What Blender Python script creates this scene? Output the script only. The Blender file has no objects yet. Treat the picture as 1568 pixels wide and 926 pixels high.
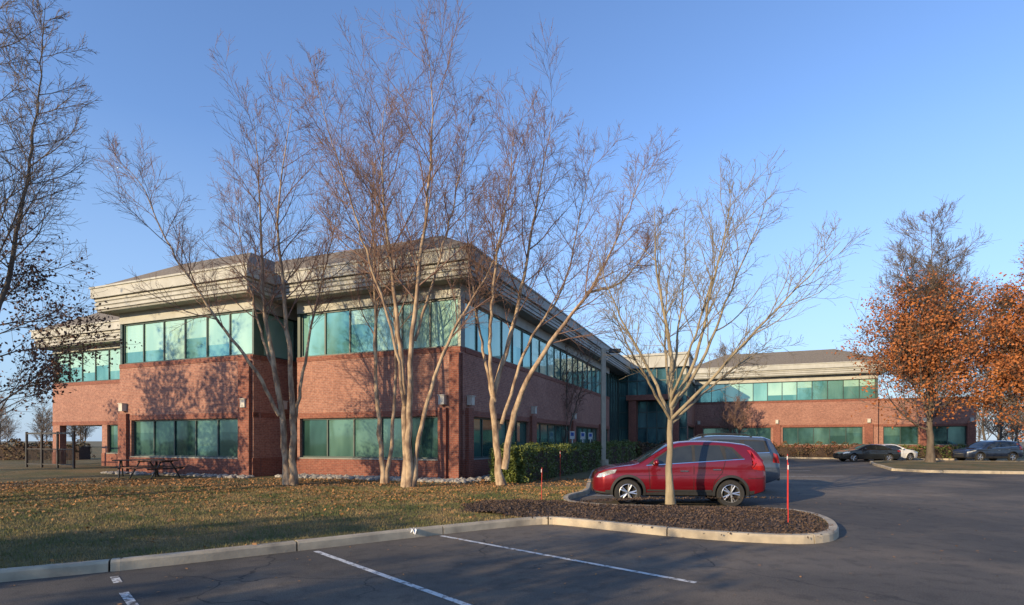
import bpy, bmesh, math, random
import numpy as np
from mathutils import Vector, Matrix, geometry
R0=np.random.default_rng(7); random.seed(7)
scene=bpy.context.scene
COL=scene.collection
# ------------------------------------------------------------------ materials
def newmat(name):
    m=bpy.data.materials.new(name); m.use_nodes=True
    nt=m.node_tree; b=nt.nodes['Principled BSDF']
    return m,nt,b
def mixc(nt,fac,c1,c2,mode='MIX'):
    n=nt.nodes.new('ShaderNodeMix'); n.data_type='RGBA'; n.blend_type=mode
    for sock,v in ((n.inputs[0],fac),(n.inputs[6],c1),(n.inputs[7],c2)):
        if isinstance(v,(int,float)): sock.default_value=v
        elif isinstance(v,tuple): sock.default_value=(*v,1) if len(v)==3 else v
        else: nt.links.new(v,sock)
    return n.outputs[2]
def noise(nt,scale,detail=4,coord='Object',rough=.55,dist=0,sc=None):
    tc=nt.nodes.new('ShaderNodeTexCoord'); n=nt.nodes.new('ShaderNodeTexNoise')
    n.inputs['Scale'].default_value=scale; n.inputs['Detail'].default_value=detail
    n.inputs['Roughness'].default_value=rough; n.inputs['Distortion'].default_value=dist
    src=tc.outputs[coord]
    if sc:
        mp=nt.nodes.new('ShaderNodeMapping'); mp.inputs['Scale'].default_value=sc
        nt.links.new(src,mp.inputs[0]); src=mp.outputs[0]
    nt.links.new(src,n.inputs['Vector'])
    return n.outputs['Fac']
def ramp(nt,fac,lo,hi,a=0,b=1):
    r=nt.nodes.new('ShaderNodeMapRange'); r.inputs[1].default_value=lo; r.inputs[2].default_value=hi
    r.inputs[3].default_value=a; r.inputs[4].default_value=b; r.clamp=True
    nt.links.new(fac,r.inputs[0]); return r.outputs[0]
def bump(nt,b,h,strength=.3,dist=.02):
    n=nt.nodes.new('ShaderNodeBump'); n.inputs['Strength'].default_value=strength; n.inputs['Distance'].default_value=dist
    nt.links.new(h,n.inputs['Height']); nt.links.new(n.outputs[0],b.inputs['Normal'])
def M(name,c1,c2=None,scale=4,rough=.8,metal=0,lo=.35,hi=.65,bscale=None,bstr=.3,bdist=.01,sc=None,coat=0,spec=None):
    m,nt,b=newmat(name)
    b.inputs['Roughness'].default_value=rough; b.inputs['Metallic'].default_value=metal
    if spec is not None: b.inputs['Specular IOR Level'].default_value=spec
    if coat: b.inputs['Coat Weight'].default_value=coat; b.inputs['Coat Roughness'].default_value=.03
    if c2 is None: c2=tuple(x*.85 for x in c1)
    f=ramp(nt,noise(nt,scale,sc=sc),lo,hi)
    nt.links.new(mixc(nt,f,c1,c2),b.inputs['Base Color'])
    if bscale: bump(nt,b,noise(nt,bscale,sc=sc),bstr,bdist)
    return m
def brickmat(name,c1,c2,mortar,var=(.7,.7,.7)):
    m,nt,b=newmat(name)
    uv=nt.nodes.new('ShaderNodeUVMap'); br=nt.nodes.new('ShaderNodeTexBrick')
    nt.links.new(uv.outputs[0],br.inputs['Vector'])
    br.inputs['Color1'].default_value=(*c1,1); br.inputs['Color2'].default_value=(*c2,1); br.inputs['Mortar'].default_value=(*mortar,1)
    br.inputs['Scale'].default_value=1; br.inputs['Brick Width'].default_value=.21; br.inputs['Row Height'].default_value=.075
    br.inputs['Mortar Size'].default_value=.009
    f=ramp(nt,noise(nt,.7,6),.3,.7)
    c=mixc(nt,f,br.outputs['Color'],mixc(nt,1.0,br.outputs['Color'],var,'MULTIPLY'))
    g=ramp(nt,noise(nt,9,3),.35,.65)
    c=mixc(nt,g,c,mixc(nt,1.0,c,(.70,.68,.71),'MULTIPLY'))
    nt.links.new(c,b.inputs['Base Color']); b.inputs['Roughness'].default_value=.85
    bump(nt,b,br.outputs['Fac'],-.25,.01)
    return m
BR_PINK=brickmat('brick_pink',(.45,.205,.14),(.33,.14,.10),(.40,.28,.22),(.8,.76,.76))
BR_RED=brickmat('brick_red',(.32,.10,.06),(.24,.075,.047),(.30,.175,.13),(.8,.75,.75))
CREAM=M('cream_concrete',(.47,.47,.43),(.38,.38,.345),1.5,bscale=30,bstr=.15)
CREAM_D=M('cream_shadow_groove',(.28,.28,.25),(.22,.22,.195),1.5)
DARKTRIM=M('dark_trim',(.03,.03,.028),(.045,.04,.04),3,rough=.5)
ROOFM=M('roof_shingle',(.23,.195,.15),(.15,.13,.105),8,rough=.95,bscale=40,bstr=.5,bdist=.02)
FRAME=M('window_frame',(.035,.06,.055),(.05,.08,.07),3,rough=.4)
def glassmat(name,c1,c2,metal,rough=.05):
    m,nt,b=newmat(name)
    f=ramp(nt,noise(nt,.7,3,sc=(1,1,.35)),.4,.6)
    nt.links.new(mixc(nt,f,c1,c2),b.inputs['Base Color'])
    b.inputs['Metallic'].default_value=metal; b.inputs['Roughness'].default_value=rough
    bump(nt,b,noise(nt,.8,2),.12,.03)
    return m
GL_UP=[glassmat('glass_teal_blinds',(.44,.68,.56),(.33,.57,.49),.25),glassmat('glass_teal_mid',(.27,.56,.50),(.19,.43,.40),.4),glassmat('glass_teal_open',(.11,.31,.30),(.22,.48,.44),.5)]
GL_LO=[glassmat('glass_green_blinds',(.15,.30,.245),(.07,.16,.14),.4),glassmat('glass_green_dark',(.06,.15,.13),(.03,.08,.07),.5),glassmat('glass_green_mid',(.10,.23,.195),(.045,.115,.105),.45)]
GL_DK=[glassmat('glass_atrium',(.07,.17,.18),(.035,.09,.10),.5),glassmat('glass_atrium_light',(.13,.29,.29),(.06,.15,.16),.5)]
LBLOCK=M('light_block_core',(.03,.03,.03),(.05,.05,.05),2)  # unseen core boxes added behind walls and opaque glass to stop light leaks
SCONCE=M('sconce_white',(.6,.57,.5),(.5,.48,.42),5)

m,nt,b=newmat('asphalt'); ASPH=m
f1=ramp(nt,noise(nt,.12,5,dist=.6),.40,.58); f2=ramp(nt,noise(nt,70,3),.3,.7); f3=ramp(nt,noise(nt,.55,7,dist=.5),.48,.70)
c=mixc(nt,f1,(.058,.052,.045),(.135,.112,.086))
c=mixc(nt,f3,c,mixc(nt,1.0,c,(1.6,1.48,1.32),'MULTIPLY'))
f4=ramp(nt,noise(nt,3.2,6,rough=.7),.5,.62)
c=mixc(nt,f4,c,mixc(nt,1.0,c,(.72,.72,.73),'MULTIPLY'))
c=mixc(nt,f2,mixc(nt,1.0,c,(.5,.5,.5),'MULTIPLY'),mixc(nt,1.0,c,(1.6,1.6,1.6),'MULTIPLY'))
tc=nt.nodes.new('ShaderNodeTexCoord'); vo=nt.nodes.new('ShaderNodeTexVoronoi'); vo.feature='DISTANCE_TO_EDGE'
vo.inputs['Scale'].default_value=.22
nz=nt.nodes.new('ShaderNodeTexNoise'); nz.inputs['Scale'].default_value=1.3; nz.inputs['Detail'].default_value=6
nt.links.new(tc.outputs['Object'],nz.inputs['Vector'])
va=nt.nodes.new('ShaderNodeVectorMath'); va.operation='MULTIPLY_ADD'; va.inputs[1].default_value=(1.1,1.1,1.1)
nt.links.new(nz.outputs['Color'],va.inputs[0]); nt.links.new(tc.outputs['Object'],va.inputs[2])
nt.links.new(va.outputs[0],vo.inputs['Vector'])
cr_=ramp(nt,vo.outputs['Distance'],.0,.006,1,0)
ck=nt.nodes.new('ShaderNodeMath'); ck.operation='MULTIPLY'; nt.links.new(cr_,ck.inputs[0]); nt.links.new(ramp(nt,noise(nt,.4,2),.45,.58),ck.inputs[1])
c=mixc(nt,ck.outputs[0],c,(.016,.016,.016))
nt.links.new(c,b.inputs['Base Color']); b.inputs['Roughness'].default_value=.88
bump(nt,b,noise(nt,90,3),.6,.01)

m,nt,b=newmat('lawn'); LAWN=m
f1=ramp(nt,noise(nt,.35,6,dist=.4),.38,.62); f2=ramp(nt,noise(nt,25,4),.3,.7)
c=mixc(nt,f1,(.085,.088,.028),(.20,.135,.055))
c=mixc(nt,f2,mixc(nt,1.0,c,(.55,.55,.5),'MULTIPLY'),mixc(nt,1.0,c,(1.35,1.3,1.2),'MULTIPLY'))
nt.links.new(c,b.inputs['Base Color']); b.inputs['Roughness'].default_value=.95
bump(nt,b,noise(nt,45,4),.8,.04)
GROUND=M('far_ground',(.12,.11,.045),(.19,.14,.075),.05,rough=.95)
MULCH=M('mulch',(.04,.026,.019),(.085,.055,.04),14,rough=.95,bscale=35,bstr=1,bdist=.05)
CHIP=M('mulch_chips',(.05,.032,.023),(.13,.085,.06),6,rough=.95)
KERB=M('kerb_concrete',(.50,.42,.30),(.26,.22,.165),2.2,rough=.9,lo=.35,hi=.7,bscale=40,bstr=.5)
def paintm(name,lo,hi):
    m,nt,b=newmat(name)
    f=ramp(nt,noise(nt,9,8,rough=.75),lo,hi)
    nt.links.new(mixc(nt,f,(.62,.62,.59),(.09,.08,.07)),b.inputs['Base Color']); b.inputs['Roughness'].default_value=.8; return m
PAINT=paintm('worn_white_paint',.50,.60); PAINT2=paintm('very_worn_white_paint',.46,.56)
BIRCH=M('birch_bark',(.46,.34,.22),(.20,.13,.085),5,rough=.85,lo=.4,hi=.62,bscale=18,bstr=.8,bdist=.02,sc=(1,1,.45))
BTWIG=M('birch_twigs',(.26,.16,.115),(.17,.10,.078),1.5,rough=.85)
GBARK=M('grey_bark',(.35,.285,.18),(.20,.16,.105),6,rough=.9,bscale=25,bstr=.7,bdist=.02,sc=(1,1,.3))
GTWIG=M('grey_twigs',(.29,.235,.15),(.20,.16,.105),2,rough=.9)
OBARK=M('oak_bark',(.15,.12,.09),(.09,.07,.055),6,rough=.95,bscale=20,bstr=.8,bdist=.03,sc=(1,1,.3))
OTWIG=M('oak_twigs',(.20,.155,.115),(.13,.10,.08),2,rough=.9)
OLEAF=M('oak_leaves_orange',(.46,.165,.045),(.25,.08,.028),.9,rough=.8,lo=.35,hi=.62)
BLEAF=M('brown_leaves',(.17,.08,.05),(.09,.045,.032),1.2,rough=.8)
EVERG=M('evergreen_leaves',(.06,.085,.03),(.035,.05,.02),2,rough=.7)
LITTER=M('leaf_litter',(.46,.22,.075),(.20,.11,.05),3,rough=.85)
HEDGE=M('hedge_leaves',(.15,.18,.035),(.06,.09,.022),5,rough=.6)
SHRUB=M('shrub_leaves',(.11,.09,.035),(.14,.065,.035),1.2,rough=.8)
BLADE=M('grass_blade',(.095,.115,.03),(.30,.215,.09),1.1,rough=.85,lo=.40,hi=.60)
STONE=M('river_stone',(.40,.37,.32),(.22,.205,.19),4,rough=.9,bscale=20)
POLE=M('tan_pole',(.46,.40,.30),(.38,.33,.25),3,rough=.6)
REDST=M('red_fiberglass',(.6,.04,.03),(.45,.025,.02),5,rough=.5)
WHITEP=M('white_post',(.7,.7,.68),(.6,.6,.58),5,rough=.6)
BLUEP=M('sign_blue',(.03,.10,.4),(.03,.09,.35),5,rough=.5)
BLACKM=M('black_metal',(.02,.02,.02),(.035,.035,.035),5,rough=.5)
WOOD=M('bench_wood',(.17,.06,.03),(.11,.045,.025),4,rough=.6,sc=(1,8,1))
PAPER=M('paper',(.6,.68,.8),(.75,.78,.82),8,rough=.6)
# ------------------------------------------------------------------ mesh helpers
def empty(name,loc=(0,0,0),rz=0):
    e=bpy.data.objects.new(name,None); COL.objects.link(e); e.location=loc; e.rotation_euler=(0,0,rz); e.empty_display_size=.3
    return e
def mesh_np(name,V,F,mats,parent=None,midx=None,smooth=False):
    me=bpy.data.meshes.new(name)
    V=np.asarray(V,dtype=np.float32).reshape(-1,3); F=np.asarray(F,dtype=np.int32)
    k=F.shape[1]
    me.vertices.add(len(V)); me.vertices.foreach_set('co',V.ravel())
    me.loops.add(F.size); me.loops.foreach_set('vertex_index',F.ravel())
    me.polygons.add(len(F)); me.polygons.foreach_set('loop_start',np.arange(0,F.size,k,dtype=np.int32))
    me.polygons.foreach_set('loop_total',np.full(len(F),k,dtype=np.int32))
    if not isinstance(mats,(list,tuple)): mats=[mats]
    for mt in mats: me.materials.append(mt)
    if midx is not None: me.polygons.foreach_set('material_index',np.asarray(midx,dtype=np.int32))
    me.polygons.foreach_set('use_smooth',np.full(len(F),smooth,dtype=bool))
    me.update(); me.validate()
    o=bpy.data.objects.new(name,me); COL.objects.link(o)
    if parent: o.parent=parent
    return o
def mesh_py(name,V,F,mats,parent=None,midx=None,smooth=False,uv=False,recalc=True,sharp=None):
    me=bpy.data.meshes.new(name); me.from_pydata([tuple(v) for v in V],[],[tuple(f) for f in F])
    if not isinstance(mats,(list,tuple)): mats=[mats]
    for mt in mats: me.materials.append(mt)
    if midx is not None: me.polygons.foreach_set('material_index',midx)
    if recalc:
        bm=bmesh.new(); bm.from_mesh(me); bmesh.ops.recalc_face_normals(bm,faces=bm.faces); bm.to_mesh(me); bm.free()
    me.polygons.foreach_set('use_smooth',[smooth]*len(me.polygons))
    if smooth and sharp: me.set_sharp_from_angle(angle=math.radians(sharp))
    if uv:
        l=me.uv_layers.new(name='UVMap')
        for p in me.polygons:
            n=p.normal
            if abs(n.z)<.7:
                t=Vector((-n.y,n.x,0)).normalized()
                for li in p.loop_indices:
                    co=me.vertices[me.loops[li].vertex_index].co; l.data[li].uv=(co.dot(t),co.z)
            else:
                for li in p.loop_indices:
                    co=me.vertices[me.loops[li].vertex_index].co; l.data[li].uv=(co.x,co.y)
    me.update()
    o=bpy.data.objects.new(name,me); COL.objects.link(o)
    if parent: o.parent=parent
    return o
class MB:
    def __init__(s): s.d={}
    def g(s,mat): return s.d.setdefault(mat.name,(mat,[],[]))
    def box(s,mat,O,U,N,u0,u1,n0,n1,z0,z1):
        _,V,F=s.g(mat); i=len(V)
        for z in (z0,z1):
            for (u,n) in ((u0,n0),(u1,n0),(u1,n1),(u0,n1)):
                V.append((O[0]+U[0]*u+N[0]*n,O[1]+U[1]*u+N[1]*n,z))
        F+=[(i,i+3,i+2,i+1),(i+4,i+5,i+6,i+7),(i,i+1,i+5,i+4),(i+1,i+2,i+6,i+5),(i+2,i+3,i+7,i+6),(i+3,i,i+4,i+7)]
    def abox(s,mat,x0,x1,y0,y1,z0,z1): s.box(mat,(0,0),(1,0),(0,1),x0,x1,y0,y1,z0,z1)
    def poly(s,mat,pts):
        _,V,F=s.g(mat); i=len(V); V+=list(pts); F.append(tuple(range(i,i+len(pts))))
    def cyl(s,mat,p0,p1,r0,r1=None,n=8):
        r1=r0 if r1 is None else r1
        _,V,F=s.g(mat); i=len(V); p0=Vector(p0);p1=Vector(p1); d=(p1-p0).normalized()
        a=d.orthogonal().normalized(); b_=d.cross(a)
        for p,r in ((p0,r0),(p1,r1)):
            for k in range(n):
                t=2*math.pi*k/n; V.append(tuple(p+a*(r*math.cos(t))+b_*(r*math.sin(t))))
        for k in range(n): F.append((i+k,i+(k+1)%n,i+n+(k+1)%n,i+n+k))
        F.append(tuple(i+k for k in range(n))); F.append(tuple(i+n+k for k in range(n)))
    def build(s,prefix,parent,uv=False,smooth=False,names=None):
        for k,(mat,V,F) in s.d.items():
            nm=(names or {}).get(k,k)
            mesh_py(nm,V,F,mat,parent,uv=uv,smooth=smooth,sharp=35)
def catmull(P,step):
    P=np.asarray(P,float); Q=np.vstack([2*P[0]-P[1],P,2*P[-1]-P[-2]]); out=[]
    for i in range(1,len(Q)-2):
        n=max(2,int(np.linalg.norm(Q[i+1]-Q[i])/step)+1)
        for t in np.linspace(0,1,n,endpoint=False):
            a,b_,c_,d=Q[i-1],Q[i],Q[i+1],Q[i+2]
            out.append(.5*((2*b_)+(-a+c_)*t+(2*a-5*b_+4*c_-d)*t*t+(-a+3*b_-3*c_+d)*t**3))
    out.append(P[-1]); return np.array(out)
def inpoly(x,y,poly):
    x=np.asarray(x);y=np.asarray(y); ins=np.zeros(x.shape,bool); n=len(poly); j=n-1
    for i in range(n):
        xi,yi=poly[i][0],poly[i][1]; xj,yj=poly[j][0],poly[j][1]
        if yi!=yj:
            c_=((yi>y)!=(yj>y))&(x<(xj-xi)*(y-yi)/(yj-yi)+xi); ins^=c_
        j=i
    return ins
# ------------------------------------------------------------------ tree generator
def norm(v): return v/np.maximum(np.linalg.norm(v,axis=-1,keepdims=True),1e-9)
def stem_res(pts,n,wob,rng):
    c=catmull(np.array(pts,float),.3); s=np.r_[0,np.cumsum(np.linalg.norm(np.diff(c,axis=0),axis=1))]
    t=np.linspace(0,s[-1],n); p=np.stack([np.interp(t,s,c[:,k]) for k in range(3)],1)
    w=rng.normal(0,wob,(n,3)); w[:,2]*=.3; w[0]=0; p+=w
    return p,s[-1]
def spawn(P,Rr,LN,c,t0,t1,amin,amax,lf,tap,n,up,nz,thick,rend,rng):
    N,m_,_=P.shape
    t=(np.arange(c)[None]+rng.random((N,c)))/c*(t1-t0)+t0
    f=t*(m_-1); i=np.clip(f.astype(int),0,m_-2); w=(f-i)[...,None]; r_=np.arange(N)[:,None]
    p0=P[r_,i]; p1=P[r_,i+1]; pos=p0*(1-w)+p1*w; tan=norm(p1-p0)
    rad=Rr[r_,i]*(1-w[...,0])+Rr[r_,i+1]*w[...,0]
    L=LN[:,None]*lf*(1-tap*t)*rng.uniform(.55,1.45,(N,c))
    ref=np.where(np.abs(tan[...,2:3])>.8,np.array([1.,0,0]),np.array([0,0,1.]))
    u=norm(np.cross(tan,ref)); v=np.cross(tan,u)
    ph=rng.random((N,1))*6.28+np.arange(c)[None]*2.4+rng.normal(0,.4,(N,c))
    an=np.radians(rng.uniform(amin,amax,(N,c)))[...,None]
    d=tan*np.cos(an)+(u*np.cos(ph)[...,None]+v*np.sin(ph)[...,None])*np.sin(an)
    pos=pos.reshape(-1,3); d=norm(d.reshape(-1,3)); L=L.ravel(); rad=rad.ravel()
    K=len(L); out=np.zeros((K,n,3)); out[:,0]=pos; st=L/(n-1)
    for k in range(1,n):
        d=norm(d+np.array([0,0,up])+rng.normal(0,nz,(K,3))); out[:,k]=out[:,k-1]+d*st[:,None]
    rs=np.minimum(rad*.6,(.003+L*.0078)*thick)
    rs=np.maximum(rs,rend); tt=np.linspace(0,1,n)[None]
    RR=rs[:,None]*(1-tt)+rend*tt
    return out,RR,L
def tubes(P,Rr,k):
    N,n,_=P.shape
    T=np.empty_like(P); T[:,1:-1]=P[:,2:]-P[:,:-2]; T[:,0]=P[:,1]-P[:,0]; T[:,-1]=P[:,-1]-P[:,-2]; T=norm(T)
    av=norm(P[:,-1]-P[:,0]); ref=np.where(np.abs(av[:,2:3])>.7,np.array([1.,.13,0]),np.array([.1,0,1.]))[:,None]
    u=norm(np.cross(T,np.broadcast_to(ref,T.shape))); v=np.cross(T,u)
    th=np.arange(k)*2*np.pi/k
    V=P[:,:,None]+Rr[:,:,None,None]*(u[:,:,None]*np.cos(th)[None,None,:,None]+v[:,:,None]*np.sin(th)[None,None,:,None])
    b_=(np.arange(N)*n*k)[:,None,None]; i=(np.arange(n-1)*k)[None,:,None]; j=np.arange(k)[None,None]; j2=(j+1)%k
    F=np.stack([b_+i+j,b_+i+j2,b_+i+k+j2,b_+i+k+j],-1).reshape(-1,4)
    return V.reshape(-1,3),F
def assemble(name,groups,mats,parent,smooth=True):
    Vs=[];Fs=[];Mi=[];o=0
    for P,Rr,k,mi in groups:
        V,F=tubes(P,Rr,k); Vs.append(V);Fs.append(F+o);Mi.append(np.full(len(F),mi));o+=len(V)
    return mesh_np(name,np.vstack(Vs),np.vstack(Fs),mats,parent,np.concatenate(Mi),smooth)
def leafquads(C,size,rng,flat=0.):
    N=len(C); n=norm(rng.normal(size=(N,3))+np.array([0,0,flat])); a=norm(np.cross(n,norm(rng.normal(size=(N,3))))); b_=np.cross(n,a)
    s=size*rng.uniform(.6,1.3,(N,1)); 
    V=np.stack([C-a*s*.5,C+b_*s*.32,C+a*s*.5,C-b_*s*.32],1).reshape(-1,3)
    return V,np.arange(N*4).reshape(-1,4)
def tree(name,base,stems,r0,seed,mats,c1=20,c2=10,c3=8,l1=.25,a1=(24,52),t0=.40,up=.05,tw=.0044,tap=.5,stem_n=30,wob=.022,leaves=None,l2=.50,l3=.5,rtop=.006,thick=1.0,nz=.08,taper=1.15,ts=.32):
    rng=np.random.default_rng(seed); e=empty(name,base)
    groups=[];L1s=[]
    for si,st in enumerate(stems):
        pts,fr=(st if isinstance(st,tuple) else (st,1.0))
        if fr<.95: fr*=.85
        p,L=stem_res(pts,stem_n,wob,rng); tt=np.linspace(0,1,stem_n)
        Rr=(r0*fr*(1-tt)**taper+rtop)
        if pts[0][2]<.1: Rr[0]*=1.5; Rr[1]*=1.12
        P=p[None];RR=Rr[None];LN=np.array([L])
        groups.append((P,RR,9,0))
        tt0=t0 if pts[0][2]<1 else min(t0,ts)
        A=spawn(P,RR,LN,c1,tt0,.99,a1[0],a1[1],l1,tap,9,up,nz,thick,tw*1.3,rng)
        L1s.append(A)
    P=np.concatenate([a[0] for a in L1s]);RR=np.concatenate([a[1] for a in L1s]);LN=np.concatenate([a[2] for a in L1s])
    groups.append((P,RR,5,1))
    P2,R2,L2=spawn(P,RR,LN,c2,.12,1,22,55,l2,.5,6,up*1.0,nz*1.3,thick,tw*1.1,rng); groups.append((P2,R2,3,1))
    P3,R3,L3=spawn(P2,R2,L2,c3,.1,1,20,50,l3,.3,4,up,nz*1.4,thick,tw*.85,rng); groups.append((P3,R3,3,1))
    assemble('trunk_and_branches',groups,[mats[0],mats[1]],e)
    if leaves:
        mat,zlo,zhi,n,size,sp=leaves
        E=P3[:,2]; z=E[:,2]; pr=np.clip((zhi-z)/(zhi-zlo),0,1)*(z>zlo*.35); 
        fld=np.sin(E[:,0]*1.7+seed)*np.sin(E[:,1]*1.9+2)*np.sin(z*2.1+1)
        pr=pr*(fld>-.2)
        idx=rng.choice(len(E),n,p=pr/pr.sum()); C=E[idx]+rng.normal(0,sp,(n,3))
        V,F=leafquads(C,size,rng); mesh_np('leaves',V,F,mat,e)
    return e
# ------------------------------------------------------------------ camera / light
EYE=1.7
cam=bpy.data.cameras.new('camera'); co=bpy.data.objects.new('camera',cam); COL.objects.link(co)
co.location=(0,0,EYE); co.rotation_euler=(math.pi/2,0,0); cam.sensor_width=36; cam.lens=850/1568*36; cam.shift_y=212/1568
cam.clip_end=5000; cam.clip_start=.1; scene.camera=co
EL=math.radians(15.5); az=Vector((-.73,-.683)).normalized()
SD=Vector((az.x*math.cos(EL),az.y*math.cos(EL),math.sin(EL)))
sl=bpy.data.lights.new('sun','SUN'); sl.energy=6.2; sl.angle=math.radians(.4); sl.color=(1,.77,.47)
so=bpy.data.objects.new('sun',sl); COL.objects.link(so); so.rotation_euler=SD.to_track_quat('Z','Y').to_euler(); so.location=(-20,-20,30)
w=bpy.data.worlds.new('World'); scene.world=w; w.use_nodes=True; nt=w.node_tree
bg=nt.nodes['Background']; sk=nt.nodes.new('ShaderNodeTexSky'); sk.sky_type='NISHITA'; sk.sun_disc=False
sk.sun_elevation=EL; sk.sun_rotation=math.atan2(az.x,az.y)%(2*math.pi); sk.air_density=1.1; sk.dust_density=.2; sk.ozone_density=2.6; sk.altitude=50
tint=mixc(nt,1.0,sk.outputs[0],(.97,1.04,1.27),'MULTIPLY')
tc=nt.nodes.new('ShaderNodeTexCoord'); sp=nt.nodes.new('ShaderNodeSeparateXYZ'); nt.links.new(tc.outputs['Generated'],sp.inputs[0])
hz=ramp(nt,sp.outputs[2],-.02,.45,.88,.0)
skyc=mixc(nt,hz,tint,(1.75,2.55,3.65))
nt.links.new(skyc,bg.inputs[0]); bg.inputs[1].default_value=.225
scene.view_settings.view_transform='Standard'; scene.view_settings.look='None'; scene.view_settings.exposure=0
# ------------------------------------------------------------------ ground
def sheet(name,pts,z,mat):
    vs=[Vector((p[0],p[1],0)) for p in pts]; tris=geometry.tessellate_polygon([vs])
    return mesh_py(name,[(p[0],p[1],z) for p in pts],tris,mat,recalc=False)
o=sheet('ground',[(-3000,-3000),(3000,-3000),(3000,3000),(-3000,3000)],-.012,GROUND)
o=sheet('asphalt_road',[(-90,-90),(160,-90),(160,64),(-90,64)],0,ASPH)
KP=[(-60,-26),(-30,-8),(-14,1.9),(-6.1,6.7),(-4.95,7.38),(-3.1,8.72),(-1.67,9.8),(-.2,10.85),(.62,11.3),(1.0,11.2),(1.5,10.85),(2.57,10.05),(3.5,9.5),(4.6,9.15),(5.35,9.35),(5.95,10.1),(6.5,11.4),(6.55,12.5),(6.0,13.05),(4.5,13.3),(2.6,13.6),(1.7,14.2),(1.55,15.0),(1.75,16.2),(2.45,17.8),(3.0,21),(4.7,31),(6.8,42),(10.5,51),(14,55),(18,56.3),(24,54.5),(30,52),(41,48.0),(60,41),(140,10)]
kc=catmull(KP,.22)
def offset(path,d,closed=False):
    if closed: T=np.roll(path,-1,0)-np.roll(path,1,0)
    else: T=np.gradient(path,axis=0)
    T=T/np.linalg.norm(T,axis=1,keepdims=True); return path+np.stack([-T[:,1],T[:,0]],1)*d
def kerb(name,path,closed=False,block=2.4,wd=.16,h=.145):
    inner=offset(path,wd,closed); mid=offset(path,.025,closed)
    if closed: path=np.vstack([path,path[:1]]);inner=np.vstack([inner,inner[:1]]);mid=np.vstack([mid,mid[:1]])
    s=np.r_[0,np.cumsum(np.linalg.norm(np.diff(path,axis=0),axis=1))]
    V=[];F=[]; a=0
    while a<s[-1]-.05:
        b_=min(a+block*random.uniform(.9,1.1),s[-1]); ts=[a+.012]+[x for x in s if a+.05<x<b_-.05]+[b_-.012]
        dz=random.uniform(-.009,.009); i0=len(V)
        for t in ts:
            f=lambda A:(np.interp(t,s,A[:,0]),np.interp(t,s,A[:,1]))
            o_=f(path);m_=f(mid);n_=f(inner); jj=random.uniform(-.004,.004)
            V+=[(o_[0],o_[1],-.005),(o_[0]*.8+m_[0]*.2,o_[1]*.8+m_[1]*.2,h-.03+dz+jj),(m_[0],m_[1],h+dz),(n_[0],n_[1],h+dz),(n_[0],n_[1],.0)]
        for k in range(len(ts)-1):
            for j in range(4): F.append((i0+k*5+j,i0+(k+1)*5+j,i0+(k+1)*5+j+1,i0+k*5+j+1))
        F.append(tuple(i0+j for j in range(5))); e_=i0+(len(ts)-1)*5; F.append(tuple(e_+4-j for j in range(5)))
        a=b_
    return mesh_py(name,V,F,KERB)
kerb('kerb',kc)
lawnpoly=[tuple(p) for p in offset(kc,.12)]+[(140,160),(-160,160),(-160,-26)]
sheet('lawn',lawnpoly,.125,LAWN)
ISL=np.array([(21.6,31.6),(22.6,29.6),(26,28.4),(34,26.6),(46,24),(60,24),(62,36),(48,41),(36,43.5),(29,43.5),(26.5,41)],float)
ic=catmull(np.vstack([ISL,ISL[:1]]),.5)[:-1]
kerb('kerb',ic,True); sheet('lawn',[tuple(p) for p in offset(ic,.12,True)],.125,LAWN)
# mulch mound
isl=[tuple(p) for p in offset(kc,.09) if p[0]>.75 and p[1]<14.3]
mpoly=[(.9,14.5),(-.2,14.6),(-1.2,13.8),(-1.1,12.4),(.2,11.35)]+isl
gx,gy=np.meshgrid(np.arange(-1.3,7,.07),np.arange(9,14.9,.07)); ins=inpoly(gx,gy,mpoly)
pp=np.array(mpoly); dd=np.full(gx.shape,9.)
for q in pp: dd=np.minimum(dd,np.hypot(gx-q[0],gy-q[1]))
t=np.clip(dd/1.3,0,1); zz=.118+.13*t*t*(3-2*t)+R0.normal(0,.009,gx.shape)+.012*np.sin(gx*5)*np.sin(gy*6)
idx=np.arange(gx.size).reshape(gx.shape)
cell=ins[:-1,:-1]&ins[1:,:-1]&ins[:-1,1:]&ins[1:,1:]
F=np.stack([idx[:-1,:-1][cell],idx[:-1,1:][cell],idx[1:,1:][cell],idx[1:,:-1][cell]],1)
mu=empty('mulch_bed')
mesh_np('mulch_surface',np.stack([gx,gy,zz],-1).reshape(-1,3),F,MULCH,mu)
NC=14000
ii=np.argwhere(cell); sel=ii[R0.integers(0,len(ii),NC)]
C=np.stack([gx[sel[:,0],sel[:,1]]+R0.normal(0,.07,NC),gy[sel[:,0],sel[:,1]]+R0.normal(0,.07,NC),zz[sel[:,0],sel[:,1]]+.014],1)
V,F=leafquads(C,.05,R0,1.2); mesh_np('mulch_chips',V,F,CHIP,mu)
# parking stripes
def stripe(name,x0,y0,x1,y1,wd=.1,z=.004,mt=None):
    d=np.array([x1-x0,y1-y0]);d/=np.linalg.norm(d);n=np.array([-d[1],d[0]])*wd/2
    mesh_py(name,[(x0-n[0],y0-n[1],z),(x1-n[0],y1-n[1],z),(x1+n[0],y1+n[1],z),(x0+n[0],y0+n[1],z)],[(0,1,2,3)],mt or PAINT,recalc=False)
stripe('parking_line',-3.02,8.55,-.2,5.45,.085); stripe('parking_line',-1.28,9.95,2.2,6.65,.085)
stripe('parking_line',-4.98,6.95,-4.72,6.65,.09,mt=PAINT2); stripe('parking_line',-4.35,6.22,-3.7,5.5,.09,mt=PAINT2)
stripe('parking_line',2.3,17.4,7.4,16.9); stripe('parking_line',8.0,21.5,11.2,25.5,.12); stripe('parking_line',7.0,26,16,26.8); stripe('parking_line',8,31,17,31.6)
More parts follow.
